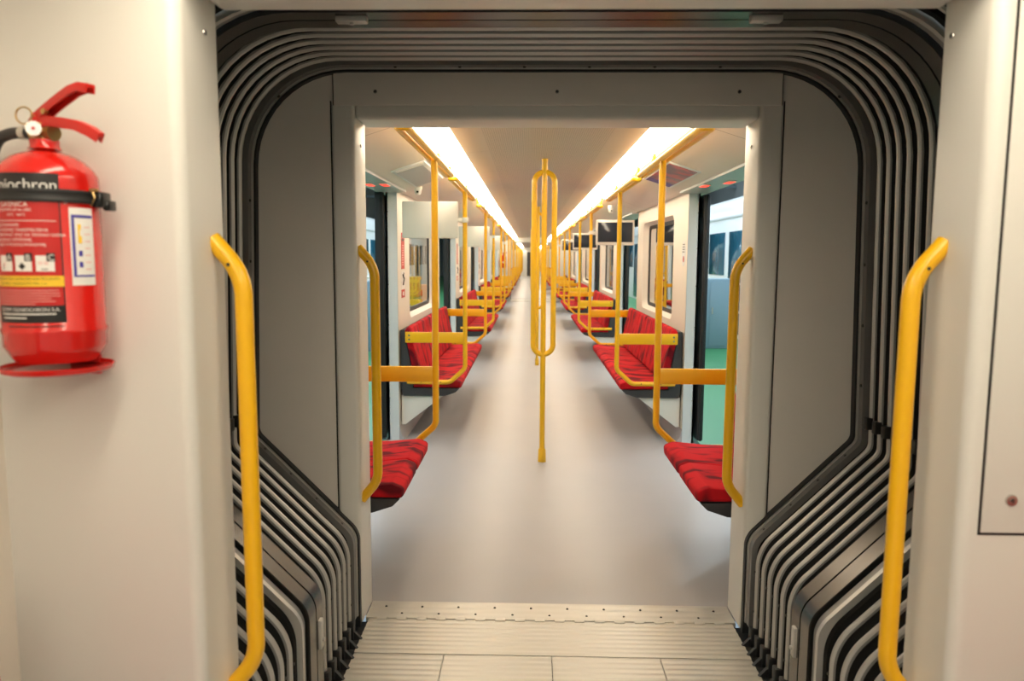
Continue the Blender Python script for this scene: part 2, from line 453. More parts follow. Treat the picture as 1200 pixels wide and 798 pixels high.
# near portal: one broad smooth lining panel to each side
for s in (-1, 1):
    bm = B(); xs = sorted((s*HW, s*1.30)); add_box(bm, xs[0], xs[1], YN0, YN1, 0, 2.215, .026, 5)
    struct(finish('wall_near_'+('left' if s < 0 else 'right'), bm, 'panel', ang=50))
bm = B(); add_box(bm, -HW+.001, HW-.001, YN0+.002, YN1-.002, TOP, 2.215, .022, 5); struct(finish('trim_6', bm, 'panel', ang=50))
bm = B(); add_box(bm, -1.30, 1.30, YN0+.03, YN1-.03, 2.10, 2.30); struct(finish('wall_near_top', bm, 'panel', smooth=False))
bm = B()
plate_from_outline(bm, YN1-.02, (.80, 2.06)); struct(finish('wall_near_end', bm, 'face', smooth=False))

# far portals: end of the car ahead, and both ends of the next gangways
for i, (a, b, c, d) in enumerate(((CAR_END, CAR_END+.2, CARB[0]-.2, CARB[0]), (CARB[1], CARB[1]+.2, CARC[0]-.2, CARC[0]))):
    for y0, y1 in ((a, b), (c, d)):
        bm = B()
        for s in (-1, 1):
            xs = sorted((s*HW, s*1.30)); add_box(bm, xs[0], xs[1], y0, y1, 0, 2.30, .02, 3)
        add_box(bm, -HW, HW, y0, y1, TOP, 2.30, .02, 3)
        struct(finish('wall_end', bm, 'panel'))
    t = thing('gangway_bellows', (0, (b+c)/2, 0), ['dark folded gangway tunnel beyond the far end of the car ahead', 'dark folded gangway tunnel most distant down the train'][i], 'gangway bellows')
    bm = B(); N = 16
    ring = []
    for k in range(N+1):
        y = b+.02+(c-b-.04)*k/N; r = outline(.0 if k % 2 else .06, n=4)
        ring.append([bm.verts.new((p.x, y-(b+c)/2, p.z)) for p in r])
    for p, q in zip(ring, ring[1:]):
        for j in range(len(p)-1): bm.faces.new((p[j], p[j+1], q[j+1], q[j]))
    finish('folds', bm, 'frame_dark', t)
    bm = B(); add_box(bm, -.8, .8, b-.0, c, -.03, .0); struct(finish('floor', bm, 'alu', smooth=False))

# ------------------------------------------------------------------ gangway bellows near the camera
bel = thing('gangway_bellows', (0, 2.3, 0), 'black folding gangway bellows with silver ribbed hoops around the passage', 'gangway bellows')
def hoop(bm, y, off=.012, w=.026, depth=.012, bottom=.05):
    # channel section: a rounded lip, a groove and a lower shoulder, swept along the outline
    prof = [(off+depth, -w/2-.004), (off+.005, -w/2-.002), (off-.002, -w/2+.002), (off-.004, -w/2+.007), (off-.002, .001), (off+.006, .003), (off+.006, w/2-.009), (off+.003, w/2-.006), (off+.004, w/2-.001), (off+.007, w/2), (off+depth, w/2)]
    rings = []
    for o_, yy in prof:
        rings.append([bm.verts.new((p.x, y+yy-2.3, p.z)) for p in outline(o_, rb=.17, bottom=bottom)])
    for i, (a, b) in enumerate(zip(rings, rings[1:]+rings[:1])):
        for j in range(len(a)-1): bm.faces.new((a[j], a[j+1], b[j+1], b[j])).material_index = 0 if i in (1, 2, 3, 6, 7) else 1
    bm.faces.new([r[0] for r in rings]); bm.faces.new([r[-1] for r in rings][::-1])
far_y = [2.805, 2.733, 2.661, 2.590, 2.519, 2.448]
near_y = [2.090, 2.015, 1.940, 1.865, 1.790, 1.725]
for i, y in enumerate(far_y+near_y):
    bm = B(); hoop(bm, y, w=.019 if y > 2.3 else .022, bottom=.06); o = finish('hoop', bm, ['alu', 'alu_dark'], bel, ang=35)
    for s in (-1, 1):
        for z in (.14, .30):
            bm = B(); add_cyl(bm, (s*(BX+.014), y-2.3, z), (s*(BX+.004), y-2.3, z), .0045, seg=10); finish('screw', bm, 'screw', o)
        bm = B(); add_box(bm, *sorted((s*(KX-.008), s*(KX+.016))), y-2.3-.014, y-2.3+.014, .865, .91, .002); finish('corner_cover', bm, 'screw', o)
# end frames bolted to each car: black gasket, then a flat screwed strip
def ringband(bm, y0, y1, o0, o1, bottom=.0, n=12):
    prof = [(o0, y0), (o0, y1), (o1, y1), (o1, y0)]
    rings = [[bm.verts.new((p.x, y-2.3, p.z)) for p in outline(o, bottom=bottom, n=n)] for o, y in prof]
    for a, b in zip(rings, rings[1:]+rings[:1]):
        for j in range(len(a)-1): bm.faces.new((a[j], a[j+1], b[j+1], b[j]))
    bm.faces.new([r[0] for r in rings]); bm.faces.new([r[-1] for r in rings][::-1])
bm = B(); ringband(bm, 2.900, 2.93, -.006, .03); finish('gasket', bm, 'black', bel, ang=35)
bm = B(); ringband(bm, 2.854, 2.888, .006, .03, .05); ef = finish('end_frame', bm, 'alu_dark', bel, ang=35)
bm = B(); ringband(bm, 2.889, 2.899, .001, .03, .05); finish('end_frame', bm, 'alu', bel, ang=35)
def dots_on(y, off, spots, parent):
    for x, z, nx, nz in spots:
        bm = B(); add_cyl(bm, (x, y-2.3, z), (x+nx*.004, y-2.3, z+nz*.004), .0065, .005, seg=12); finish('screw', bm, 'screw', parent)
spots = []
for s in (-1, 1):
    for z in (1.02, 1.25, 1.48, 1.71): 
        f = (z-KZ)/(TZ-KZ); spots.append((s*(KX+(SX-KX)*f+.006), z, -s, 0))
    for t in (.12, .37, .62, .87): spots.append((s*(BX+(KX-BX)*t+.008), BZ+(KZ-BZ)*t-.004, -s*.7, .7))
    for x in (.12, .36, .60): spots.append((s*x, TZ+.004, 0, -1))
    a = math.radians(45); spots.append((s*(SX-.36+.364*math.cos(a)), TZ-.36+.364*math.sin(a), -s*.7, -.7))
dots_on(2.871, 0, spots, ef)
bm = B(); ringband(bm, 1.69, 1.712, .004, .03, .05); finish('end_frame', bm, 'alu', bel, ang=35)
# middle frame: two broad steel bands with a slit between them
bm = B(); ringband(bm, 2.302, 2.370, -.004, .05, .0); finish('middle_frame', bm, 'frame_dark', bel, ang=35)
bm = B(); ringband(bm, 2.226, 2.293, -.004, .05, .0); finish('middle_frame', bm, 'frame_dark', bel, ang=35)
bm = B(); ringband(bm, 2.160, 2.178, .000, .05, .05); finish('end_frame', bm, 'alu', bel, ang=35)
bm = B(); ringband(bm, 2.179, 2.212, .008, .05, .05); finish('end_frame', bm, 'alu_dark', bel, ang=35)
# black folds
bm = B(); ys = []
allh = [2.892]+far_y+[2.371]; allh2 = [2.158]+near_y+[1.70]
for H_ in (allh, allh2):
    rings = []
    for a, b in zip(H_, H_[1:]):
        m_ = (a+b)/2; d = (a-b)
        for y, o in ((a, .020), (a-.22*d, .024), (m_+.15*d, .060), (m_, .064), (m_-.15*d, .060), (b+.22*d, .024)):
            rings.append([bm.verts.new((p.x, y-2.3, p.z)) for p in outline(o, rb=.17, bottom=0, n=8)])
    rings.append([bm.verts.new((p.x, H_[-1]-2.3, p.z)) for p in outline(.020, bottom=0, n=8)])
    for p, q in zip(rings, rings[1:]):
        for j in range(len(p)-1): bm.faces.new((p[j], p[j+1], q[j+1], q[j]))
finish('folds', bm, 'fold', bel, ang=60)
# rubber boots hanging under the hoop ends
for s in (-1, 1):
    for y in far_y+near_y:
        bm = B(); add_box(bm, *sorted((s*(BX-.004), s*(BX+.03))), y-2.3-.018, y-2.3+.018, .0, .075, .004)
        add_prism(bm, [(s*(BX-.035), .001), (s*(BX+.02), .001), (s*(BX+.02), .06)], y-2.3-.012, y-2.3+.004)
        finish('boot', bm, 'black', bel)
# toggle clips on the middle frame
for x, y, z, r in ((-.62, 2.27, TZ-.008, 0), (.58, 2.27, TZ-.008, 0), (-BX+.006, 2.33, .27, 1), (BX-.006, 2.33, .27, 1)):
    bm = B()
    if r: add_box(bm, x-.008, x+.008, y-2.3-.014, y-2.3+.014, z-.05, z+.05, .004); add_cyl(bm, (x, y-2.3, z-.02), (x-math.copysign(.014, x), y-2.3, z-.02), .007)
    else: add_box(bm, x-.045, x+.045, y-2.3-.016, y-2.3+.016, z-.012, z+.008, .004); add_cyl(bm, (x, y-2.3, z-.016), (x, y-2.3, z), .007)
    finish('clip', bm, 'alu', bel)

# ------------------------------------------------------------------ gangway floor
def mk_rib():
    m, nt, b = new_mat('ribbed_floor_aluminium')
    b.inputs['Base Color'].default_value = (.56, .54, .49, 1); b.inputs['Metallic'].default_value = .5; b.inputs['Roughness'].default_value = .42
    return m
M['rib'] = mk_rib()
def ribbed(x0, x1, y0, y1, zt, pitch=.034, amp=.0024):
    bm = B(); prof = []; n = max(1, round((y1-y0)/pitch)); p = (y1-y0)/n
    for i in range(n):
        for f, h in [(q/10, .5-.5*math.cos(2*PI*q/10)) for q in range(10)]: prof.append((y0+(i+f)*p, zt-amp+amp*h))
    prof.append((y1, zt-amp))
    a = [bm.verts.new((x0, y, z)) for y, z in prof]; b = [bm.verts.new((x1, y, z)) for y, z in prof]
    for i in range(len(prof)-1): bm.faces.new((a[i], a[i+1], b[i+1], b[i]))
    c = [bm.verts.new(v) for v in ((x0, y0, zt-.02), (x1, y0, zt-.02), (x1, y1, zt-.02), (x0, y1, zt-.02))]
    bm.faces.new((a[0], b[0], c[1], c[0])); bm.faces.new((b[-1], a[-1], c[3], c[2])); bm.faces.new(a[::-1]+[c[0], c[3]][:1]+[c[3]]); bm.faces.new(b+[c[2], c[1]]); bm.faces.new(c)
    return bm
# threshold strip with two rows of rivets and hinge knuckles
t = thing('threshold_strip', (0, 3.04, 0), 'riveted metal threshold strip where the gangway meets the far car floor', 'threshold')
bm = ribbed(-HW+.001, HW-.001, 2.975, 3.125, .006, pitch=.05, amp=.0016); bm.transform(Matrix.Translation((0, -3.04, 0))); finish('plate', bm, 'rib', t, ang=50)
for i in range(19):
    x = -.70+1.40*i/18; bm = B(); y = 3.075 if i % 2 == 0 else 3.012
    add_cyl(bm, (x, y-3.04, .0045), (x, y-3.04, .0085), .0055, .004, seg=12); finish('rivet', bm, 'screw', t)
for i in range(18):
    x = -.74+1.48*(i+.25)/18; bm = B(); add_box(bm, x, x+.041, 2.958-3.04, 2.984-3.04, -.004, .0072, .0015); finish('hinge_knuckle', bm, 'rib', t)
t = ribbed(-.752, .752, 2.70, 2.972, .004); o = tag(recenter(finish('floor_plate', t, 'rib', ang=30), (0, 2.83, 0)), 'full-width ribbed metal floor plate directly in front of the riveted threshold strip', 'floor plate')
xs = [-.752, -.408, 0, .408, .752]
for i, w in enumerate(('leftmost', 'second from left', 'second from right', 'rightmost')):
    bm = ribbed(xs[i]+.0015, xs[i+1]-.0015, 1.665, 2.695, .003)
    tag(recenter(finish('floor_plate', bm, 'rib', ang=30), ((xs[i]+xs[i+1])/2, 2.2, 0)), '%s of the four ribbed metal plates nearest the camera on the gangway floor' % w, 'floor plate', 'gangway floor plates')
bm = B(); add_box(bm, -.95, .95, YN0-.0, 2.98, -.08, -.018); struct(finish('floor', bm, 'black', smooth=False))
bm = B(); add_box(bm, -HW, HW, YN0, YN1-.01, -.018, .003); struct(finish('floor', bm, 'rib', smooth=False))
bm = B(); add_box(bm, -HW, HW, 2.98, YF1, -.06, -.001); struct(finish('floor', bm, 'black', smooth=False))
# little corner posts of the portal foot
# screws of the portals
def screw_thing(p, n, label, r=.008):
    p = Vector(p); n = Vector(n); t = thing('panel_screw', p, label, 'screw', 'screws in the portal panels')
    bm = B(); add_cyl(bm, -n*.001, n*.003, r, r*.8, seg=18); finish('head', bm, 'steel', t)
    bm = B(); add_cyl(bm, n*.0028, n*.0036, r*.45, seg=6); finish('socket', bm, 'screw', t)
screw_thing((-.685, YF0-.004, 2.122), (0, -1, 0), 'left of the three screws in the far portal header')
screw_thing((.003, YF0-.004, 2.122), (0, -1, 0), 'middle of the three screws in the far portal header')
screw_thing((.685, YF0-.004, 2.122), (0, -1, 0), 'right of the three screws in the far portal header')
screw_thing((-HW, 3.02, 1.935), (1, 0, 0), 'screw high on the inside of the far portal left post', .007)
screw_thing((HW, 3.02, 1.935), (-1, 0, 0), 'screw high on the inside of the far portal right post', .007)
screw_thing((-HW, 1.59, 1.957), (1, 0, 0), 'screw at the top of the left near panel edge', .007)
screw_thing((HW, 1.62, 1.957), (-1, 0, 0), 'screw at the top of the right near panel edge', .007)
# access hatch in the right near panel
h = thing('access_hatch', (.98, YN0, .96), 'flat beige access hatch set in the right near wall panel', 'hatch')
bm = B(); add_box(bm, .808-.98, 1.15-.98, -.004, .01, 0, 1.24, .003, 2); finish('hatch_door', bm, 'panel', h)
bm = B()
for a in ((.803, .808, .955, 2.20), (.803, 1.15, .955, .960)): add_box(bm, a[0]-.98, a[1]-.98, -.0012, .003, a[2]-.96, a[3]-.96)
finish('seam', bm, 'screw', h, smooth=False)
bm = B(); add_cyl(bm, (.862-.98, -.008, 1.028-.96), (.862-.98, -.002, 1.028-.96), .0105, .013, seg=24); l = finish('lock', bm, 'steel', h)
bm = B(); add_cyl(bm, (.862-.98, -.0095, 1.028-.96), (.862-.98, -.007, 1.028-.96), .0055, seg=3); finish('key_socket', bm, 'screw', l)

# ------------------------------------------------------------------ yellow portal handles
def handle(s, y, label):
    t = thing('handrail', (s*HW, y, 1.0), label, 'handle')
    P = [(s*.005, 0, .536), (-s*.060, 0, .460), (-s*.062, 0, -.405), (s*.005, 0, -.486)]
    bm = B(); add_tube(bm, round_path(P, [0, .13, .11, 0], 12), .019, 20); finish('tube', bm, 'yellow', t, ang=60)
    bm = B(); add_cyl(bm, (-s*.036, -.0195, .482), (-s*.036, -.0155, .482), .004, seg=10); finish('screw', bm, 'screw', t)
handle(-1, 1.60, 'yellow grab handle on the near left panel, right of the fire extinguisher')
handle(1, 1.60, 'yellow grab handle on the near right panel, beside the access hatch')
handle(-1, 2.968, 'yellow grab handle on the left post of the far portal')
handle(1, 2.968, 'yellow grab handle on the right post of the far portal')

# ------------------------------------------------------------------ lights
def strip(s, y0, y1, label=None, group=None):
    t = thing('ceiling_light', (s*.61, (y0+y1)/2, 2.15), label, 'light', group)
    L = (y1-y0)/2
    bm = B(); add_prism(bm, [(-s*.085, .018), (-s*.07, .004), (s*.0, -.004), (s*.07, -.012), (s*.085, -.004), (s*.085, .03), (-s*.085, .03)], -L+.012, L-.012); finish('diffuser', bm, 'led', t)
    bm = B()
    for e in (-1, 1): add_prism(bm, [(-s*.088, .02), (-s*.07, .001), (s*.07, -.015), (s*.088, -.006), (s*.088, .03), (-s*.088, .03)], *sorted((e*L, e*(L-.012))))
    add_box(bm, *sorted((-s*.02, s*.03)), -L+.3, -L+.36, -.014, -.004, .002)
    finish('end_cap', bm, 'white', t)
    return t
words = ['first', 'second', 'third', 'fourth', 'fifth', 'sixth', 'seventh', 'eighth', 'ninth', 'tenth', 'eleventh', 'twelfth']
edges = [YF1+.02+(CAR_END-YF1-.04)*k/10 for k in range(11)]
for s, side in ((-1, 'left'), (1, 'right')):
    for k in range(10):
        strip(s, edges[k], edges[k+1], '%s glowing tube light from the portal in the %s ceiling row' % (words[k], side), 'ceiling lights of the car ahead, %s row' % side)
for s, side in ((-1, 'left'), (1, 'right')):
    for k in range(5):
        L = (CARB[1]-CARB[0]-.1)/5; strip(s, CARB[0]+.05+k*L, CARB[0]+.05+(k+1)*L, 'distant glowing ceiling light on the %s beyond the far end portal' % side, 'ceiling lights of the distant cars, %s row' % side)
    strip(s, CARC[0]+.05, CARC[1]-.05, 'distant glowing ceiling light on the %s beyond the far end portal' % side, 'ceiling lights of the distant cars, %s row' % side)
    for k in range(2):
        strip(s, 1.45-2.9*(k+1), 1.45-2.9*k-.02, '%s ceiling light behind the camera, %s row' % (('front', 'rear')[k], side))

# ------------------------------------------------------------------ benches
def slices_body(bm, prof, y0, y1, inset=.012):
    cx = sum(p[0] for p in prof)/len(prof); cz = sum(p[1] for p in prof)/len(prof); rings = []
    L = y1-y0
    for t, k in ((.0, .10), (.004, .05), (.014, .018), (.035, .0), (.5*L, -.004), (L-.035, .0), (L-.014, .018), (L-.004, .05), (L, .10)):
        rings.append([bm.verts.new((x+(cx-x)*k*.5, y0+t, z+(cz-z)*k*2.2)) for x, z in prof])
    for a, b in zip(rings, rings[1:]):
        for j in range(len(a)): bm.faces.new((a[j], a[(j+1) % len(a)], b[(j+1) % len(a)], b[j]))
    bm.faces.new(rings[0][::-1]); bm.faces.new(rings[-1])
def smooth_prof(pts, r): return [(p.x, p.z) for p in round_path([(x, 0, z) for x, z in pts], r, 4, closed=True)]
def bench(s, y0, y1, n, label, group, support=True, parts=True):
    t = thing('bench_seat', (s*1.12, (y0+y1)/2, 0), label, 'bench', group)
    ox, oy = s*1.12, (y0+y1)/2
    mir = lambda pr: [(s*x-ox, z) for x, z in pr]
    sp = smooth_prof([(.655, .425), (.650, .475), (.70, .497), (.86, .480), (1.00, .476), (1.05, .485), (1.05, .43)], [.012, .02, .03, .2, .2, .01, .01])
    bp = smooth_prof([(.985, .495), (1.045, .492), (1.115, .905), (1.10, .930), (1.065, .925), (1.045, .80)], [.02, .01, .015, .015, .02, .3])
    w = (y1-y0)/n
    bmS = None
    for i in range(n):
        a, b = y0+i*w-oy+.004, y0+(i+1)*w-oy-.004
        bm = B(); slices_body(bm, mir(sp), a, b); finish('seat_cushion', bm, 'fabric', t, ang=50)
        bm = B(); slices_body(bm, mir(bp), a, b); finish('backrest_cushion', bm, 'fabric', t, ang=50)
    bm = B()
    add_prism(bm, mir([(.668, .424), (.70, .392), (.79, .362), (1.13, .362), (1.145, .40), (1.150, .905), (1.118, .905), (1.048, .49), (1.05, .428)]), y0-oy, y1-oy)
    finish('shell', bm, 'shell', t, ang=25)
    if support:
        bm = B(); add_prism(bm, mir([(.80, .362), (1.15, .362), (1.15, .115), (1.12, .115)]), y0-oy+.03, y1-oy-.03)
        add_prism(bm, mir([(.84, .355), (1.10, .355), (1.10, .17)]), y0-oy+.024, y1-oy-.024)
        finish('support', bm, 'panel', t, ang=25)
    return t
for s, side in ((-1, 'left'), (1, 'right')):
    bench(s, 3.24, 4.10, 2, 'short red bench just inside the far portal on the %s' % side, None)
    G = None
    for k in range(4):
        bench(s, DOORS[k][1]+.045, DOORS[k+1][0]-.045, 6, '%s long red bench along the %s wall, counted from the portal' % (words[k], side), 'long red benches of the car ahead')
    bench(s, DOORS[4][1]+.045, CAR_END-.06, 2, 'short red bench at the far end of the car on the %s' % side, None)
# benches in the distant cars: too small to show parts
bm = B()
add_prism(bm, smooth_prof([(-.47, .36), (-.47, .48), (-.12, .475), (-.055, .92), (-.01, .92), (-.01, .36)], .02), -1.35, 1.35)
proto_b = finish('bench_seat', bm, 'fabric'); proto_b.location = (1.15, 0, 0)
first = True
for s, side in ((-1, 'left'), (1, 'right')):
    for k in range(4):
        o = proto_b if first else proto_b.copy()
        if not first: col.objects.link(o)
        first = False
        o.location = (s*1.15, (DOORS_B[k][1]+DOORS_B[k+1][0])/2, 0); o.rotation_euler = (0, 0, 0 if s > 0 else PI)
        tag(o, 'tiny distant red bench on the %s beyond the far end portal' % side, 'bench', 'distant benches, %s side' % side)
bench(-1, .45, 1.25, 2, 'red bench beside the camera, left of the near panel', None)
bench(1, .45, 1.235, 2, 'red bench beside the camera, right of the near panel', None)

# ------------------------------------------------------------------ yellow poles with armrest boards
def stanchion(s, y, label, group, low=.485):
    t = thing('grab_pole', (s*POLE_X, y, 0), label, 'pole', group)
    bm = B()
    P = [(0, 0, 2.02), (0, 0, low+.115), (s*.125, 0, low), (s*.475, 0, low)]
    add_tube(bm, round_path(P, [0, .07, .07, 0], 8), .0185, 14); p = finish('pole', bm, 'yellow', t, ang=60)
    bm = B(); add_box(bm, *sorted((s*.0, s*.487)), -.011, .011, .808, .895, .004); a = finish('armrest_board', bm, 'yellow', t)
    bm = B()
    bm.free()
    for z in (.835, .868):
        bm = B(); add_cyl(bm, (s*.455, -.0145, z), (s*.455, -.0105, z), .007, .0085, seg=12); finish('bolt', bm, 'steel', a)
    for x in (.20, .36):
        bm = B(); add_cyl(bm, (s*x, -.0185, low+.002), (s*x, -.0165, low+.002), .005, seg=10); finish('screw', bm, 'screw', p)
    return t
n = 0
for s, side in ((-1, 'left'), (1, 'right')):
    ys = [v for d in DOORS for v in d]
    for k, y in enumerate(ys):
        stanchion(s, y+(.02 if k == 0 else 0), '%s yellow pole with armrest board from the portal on the %s side' % (words[k], side), 'bench end poles of the car ahead, %s row' % side, .45 if k == 0 else .485)
# distant poles
bm = B(); add_tube(bm, [(0, 0, 1.97), (0, 0, .6), (.12, 0, .485), (.47, 0, .485)], .0175, 8); add_box(bm, 0, .487, -.011, .011, .808, .895)
pp = finish('grab_pole', bm, 'yellow'); first = True
for s, side in ((-1, 'left'), (1, 'right')):
    for y in [v for d in DOORS_B for v in d]+[v for d in DOORS_C for v in d]:
        o = pp if first else pp.copy()
        if not first: col.objects.link(o)
        first = False
        o.location = (s*POLE_X, y, 0); o.rotation_euler = (0, 0, 0 if s > 0 else PI)
        tag(o, 'tiny distant yellow pole on the %s beyond the far end portal' % side, 'pole', 'distant poles, %s side' % side)

# overhead loop rails at the pole heads
def loop_rail(s, y, half, label, group):
    t = thing('overhead_rail', (s*.625, y, 2.032), label, 'rail', group)
    P = [(-.0185, -half, 0), (.0185, -half, 0), (.0185, half, 0), (-.0185, half, 0)]
    bm = B(); add_tube(bm, round_path(P, .0183, 6, closed=True), .0165, 12, closed=True); finish('loop_tube', bm, 'yellow', t, ang=60)
    for e in (-.75, .75):
        bm = B(); add_tube(bm, [(s*.024, e*half, .01), (s*.045, e*half, .118)], .011, 10); finish('hanger', bm, 'yellow', t, ang=60)
    return t
for s, side in ((-1, 'left'), (1, 'right')):
    ys = [v for d in DOORS for v in d]
    for k, y in enumerate(ys):
        loop_rail(s, y-.05 if k % 2 == 0 else y+.05, .91, '%s overhead yellow loop rail from the portal, %s row' % (words[k], side), 'overhead loop rails, %s row' % side)

# centre poles with loop
def centre_pole(y, label, x=0.):
    t = thing('centre_pole', (x, y, 0), label, 'pole')
    bm = B(); add_cyl(bm, (0, 0, .02), (0, 0, 2.19), .0195, seg=18); finish('pole', bm, 'yellow', t, ang=60)
    P = [(-.072, 0, .80), (.072, 0, .80), (.072, 0, 2.105), (-.072, 0, 2.105)]
    bm = B(); add_tube(bm, round_path(P,   .071, 10, closed=True), .0195, 16, closed=True); finish('loop_tube', bm, 'yellow', t, ang=60)
    bm = B(); add_lathe(bm, [(0, 0), (.030, 0), (.030, .012), (.027, .09), (.020, .10), (.020, .11)], seg=24); finish('foot_sleeve', bm, 'yellow', t, ang=40)
    bm = B(); add_lathe(bm, [(.0195, 2.10), (.022, 2.105), (.022, 2.18), (.025, 2.197)], seg=24); finish('ceiling_sleeve', bm, 'yellow', t, ang=40)
    return t
centre_pole(5.44, 'nearest yellow pole with long loop in the middle of the aisle', .006)
centre_pole(10.47, 'second yellow loop pole in the aisle, behind the nearest one', .016)
centre_pole(15.2, 'third yellow loop pole in the aisle, mostly hidden by the nearest', .01)
centre_pole(19.9, 'fourth yellow loop pole in the aisle, mostly hidden by the nearest', .01)

# ------------------------------------------------------------------ passenger displays hung at poles
def display(s, y, facing, label, group):
    t = thing('passenger_display', (s*POLE_X, y, 1.65), label, 'screen', group)
    a, b = s*.055, s*.50
    x0, x1 = sorted((a, b))
    bm = B(); add_box(bm, x0, x1, -.025, .025, 0, .29, .008, 2); finish('housing', bm, 'white', t)
    if facing < 0:
        bm = B(); add_box(bm, x0+.022, x1-.022, -.0285, -.0245, .035, .262, .003, 2); finish('screen', bm, 'screen', t)
    else:
        bm = B(); add_box(bm, x0+.022, x1-.022, .0245, .0285, .035, .262, .003, 2); finish('screen', bm, 'screen', t)
    bm = B(); add_cyl(bm, (0, 0, .125), (0, 0, .165), .027, seg=20); add_box(bm, *sorted((s*.015, s*.07)), -.014, .014, .13, .16, .003)
    finish('pole_clamp', bm, 'white', t)
k = 0
for i in (0, 1, 2): display(-1, DOORS[i][1], 1, ['nearest', 'second', 'third'][i]+' pale blank back of a display on the left poles', 'displays seen from behind on the left')
for i in (1, 2, 3): display(1, DOORS[i][0], -1, ['nearest', 'second', 'third'][i-1]+' white-framed dark display screen hung at the right poles', 'display screens on the right')

# ------------------------------------------------------------------ posters, indicators, cameras, stickers
def ceiling_panel(s, name, label, cat, mat_fn):
    # lies on the sloping side ceiling between x=.78 and .98
    t = thing(name, (s*.89, 5.45, 2.085), label, cat)
    ang = math.atan2(.096, .30)*s; t.rotation_euler = (0, ang, 0)
    mat_fn(t, s); return t
def left_poster(t, s):
    bm = B(); add_box(bm, -.115, .115, -.52, .52, -.006, .004, .003); finish('frame', bm, 'reveal', t)
    bm = B(); add_box(bm, -.10, .085, -.40, .50, -.0075, -.005); finish('sheet', bm, M['postergrey'], t, smooth=False)
    bm = B(); add_box(bm, -.09, .10, -.50, -.42, -.0085, -.0055); finish('caption_strip', bm, 'lwhite', t, smooth=False)
def right_poster(t, s):
    bm = B(); add_box(bm, -.115, .115, -.52, .52, -.006, .004, .003); finish('frame', bm, 'reveal', t)
    bm = B(); add_box(bm, -.095, .095, -.50, .30, -.0078, -.005); finish('picture', bm, M['postermag'], t, smooth=False)
    bm = B(); add_box(bm, -.095, .095, .30, .49, -.0078, -.005); finish('caption_strip', bm, 'lblue', t, smooth=False)
M['postergrey'] = plain('grey_poster_sheet', (.30, .31, .34), .3)
m, nt, b = new_mat('red_blue_poster'); n_ = nt.nodes.new('ShaderNodeTexNoise'); n_.inputs['Scale'].default_value = 7
cr = nt.nodes.new('ShaderNodeValToRGB'); cr.color_ramp.elements[0].position = .42; cr.color_ramp.elements[0].color = (.10, .05, .12, 1); cr.color_ramp.elements[1].position = .56; cr.color_ramp.elements[1].color = (.45, .02, .07, 1)
tc = nt.nodes.new('ShaderNodeTexCoord'); nt.links.new(tc.outputs['Object'], n_.inputs['Vector']); nt.links.new(n_.outputs['Fac'], cr.inputs['Fac']); nt.links.new(cr.outputs['Color'], b.inputs['Base Color']); b.inputs['Roughness'].default_value = .3
M['postermag'] = m
ceiling_panel(-1, 'ceiling_poster', 'grey framed notice on the sloping ceiling above the left doorway', 'poster', left_poster)
ceiling_panel(1, 'ceiling_poster', 'dark red and blue poster on the sloping ceiling above the right doorway', 'poster', right_poster)
def indicator(s, x, y, label):
    t = thing('door_indicator', (s*x, y, 2.010), label, 'indicator light')
    bm = B(); add_box(bm, -.03, .03, -.075, .075, -.008, .0, .003); finish('bezel', bm, 'white', t)
    bm = B(); add_box(bm, -.023, .023, -.068, .068, -.0105, -.006, .002); finish('lens', bm, 'redled', t)
indicator(-1, 1.12, 5.35, 'red lit door indicator above the left doorway, nearer the aisle')
indicator(-1, 1.225, 5.35, 'red lit door indicator above the left doorway, nearer the outside')
indicator(1, 1.12, 5.35, 'red lit door indicator above the right doorway, nearer the aisle')
indicator(1, 1.225, 5.10, 'red lit door indicator above the right doorway, nearer the outside')
def camera_dome(x, y, label):
    t = thing('security_camera', (x, y, 2.05), label, 'camera')
    bm = B(); add_lathe(bm, [(0, -.055), (.018, -.052), (.028, -.035), (.03, -.015), (.036, 0), (.036, .03)], seg=20); finish('housing', bm, 'white', t)
    bm = B(); add_cyl(bm, (0, -.030, -.03), (0, -.022, -.03), .009, seg=12); finish('lens', bm, 'glossblack', t)
camera_dome(-1.0, 6.12, 'small white ceiling camera above the first left display')
camera_dome(.80, 8.45, 'small white ceiling camera above the first right display')

def text_bm(s, size, sx=1.):
    c = bpy.data.curves.new('t', 'FONT'); c.body = s; c.size = size; c.align_x = 'LEFT'
    o = bpy.data.objects.new('t', c); col.objects.link(o); bpy.context.view_layer.update()
    me = bpy.data.meshes.new_from_object(o.evaluated_get(bpy.context.evaluated_depsgraph_get()))
    bpy.data.objects.remove(o); bm = B(); bm.from_mesh(me); bpy.data.meshes.remove(me); bpy.data.curves.remove(c)
    for v in bm.verts: v.co.x *= sx
    return bm
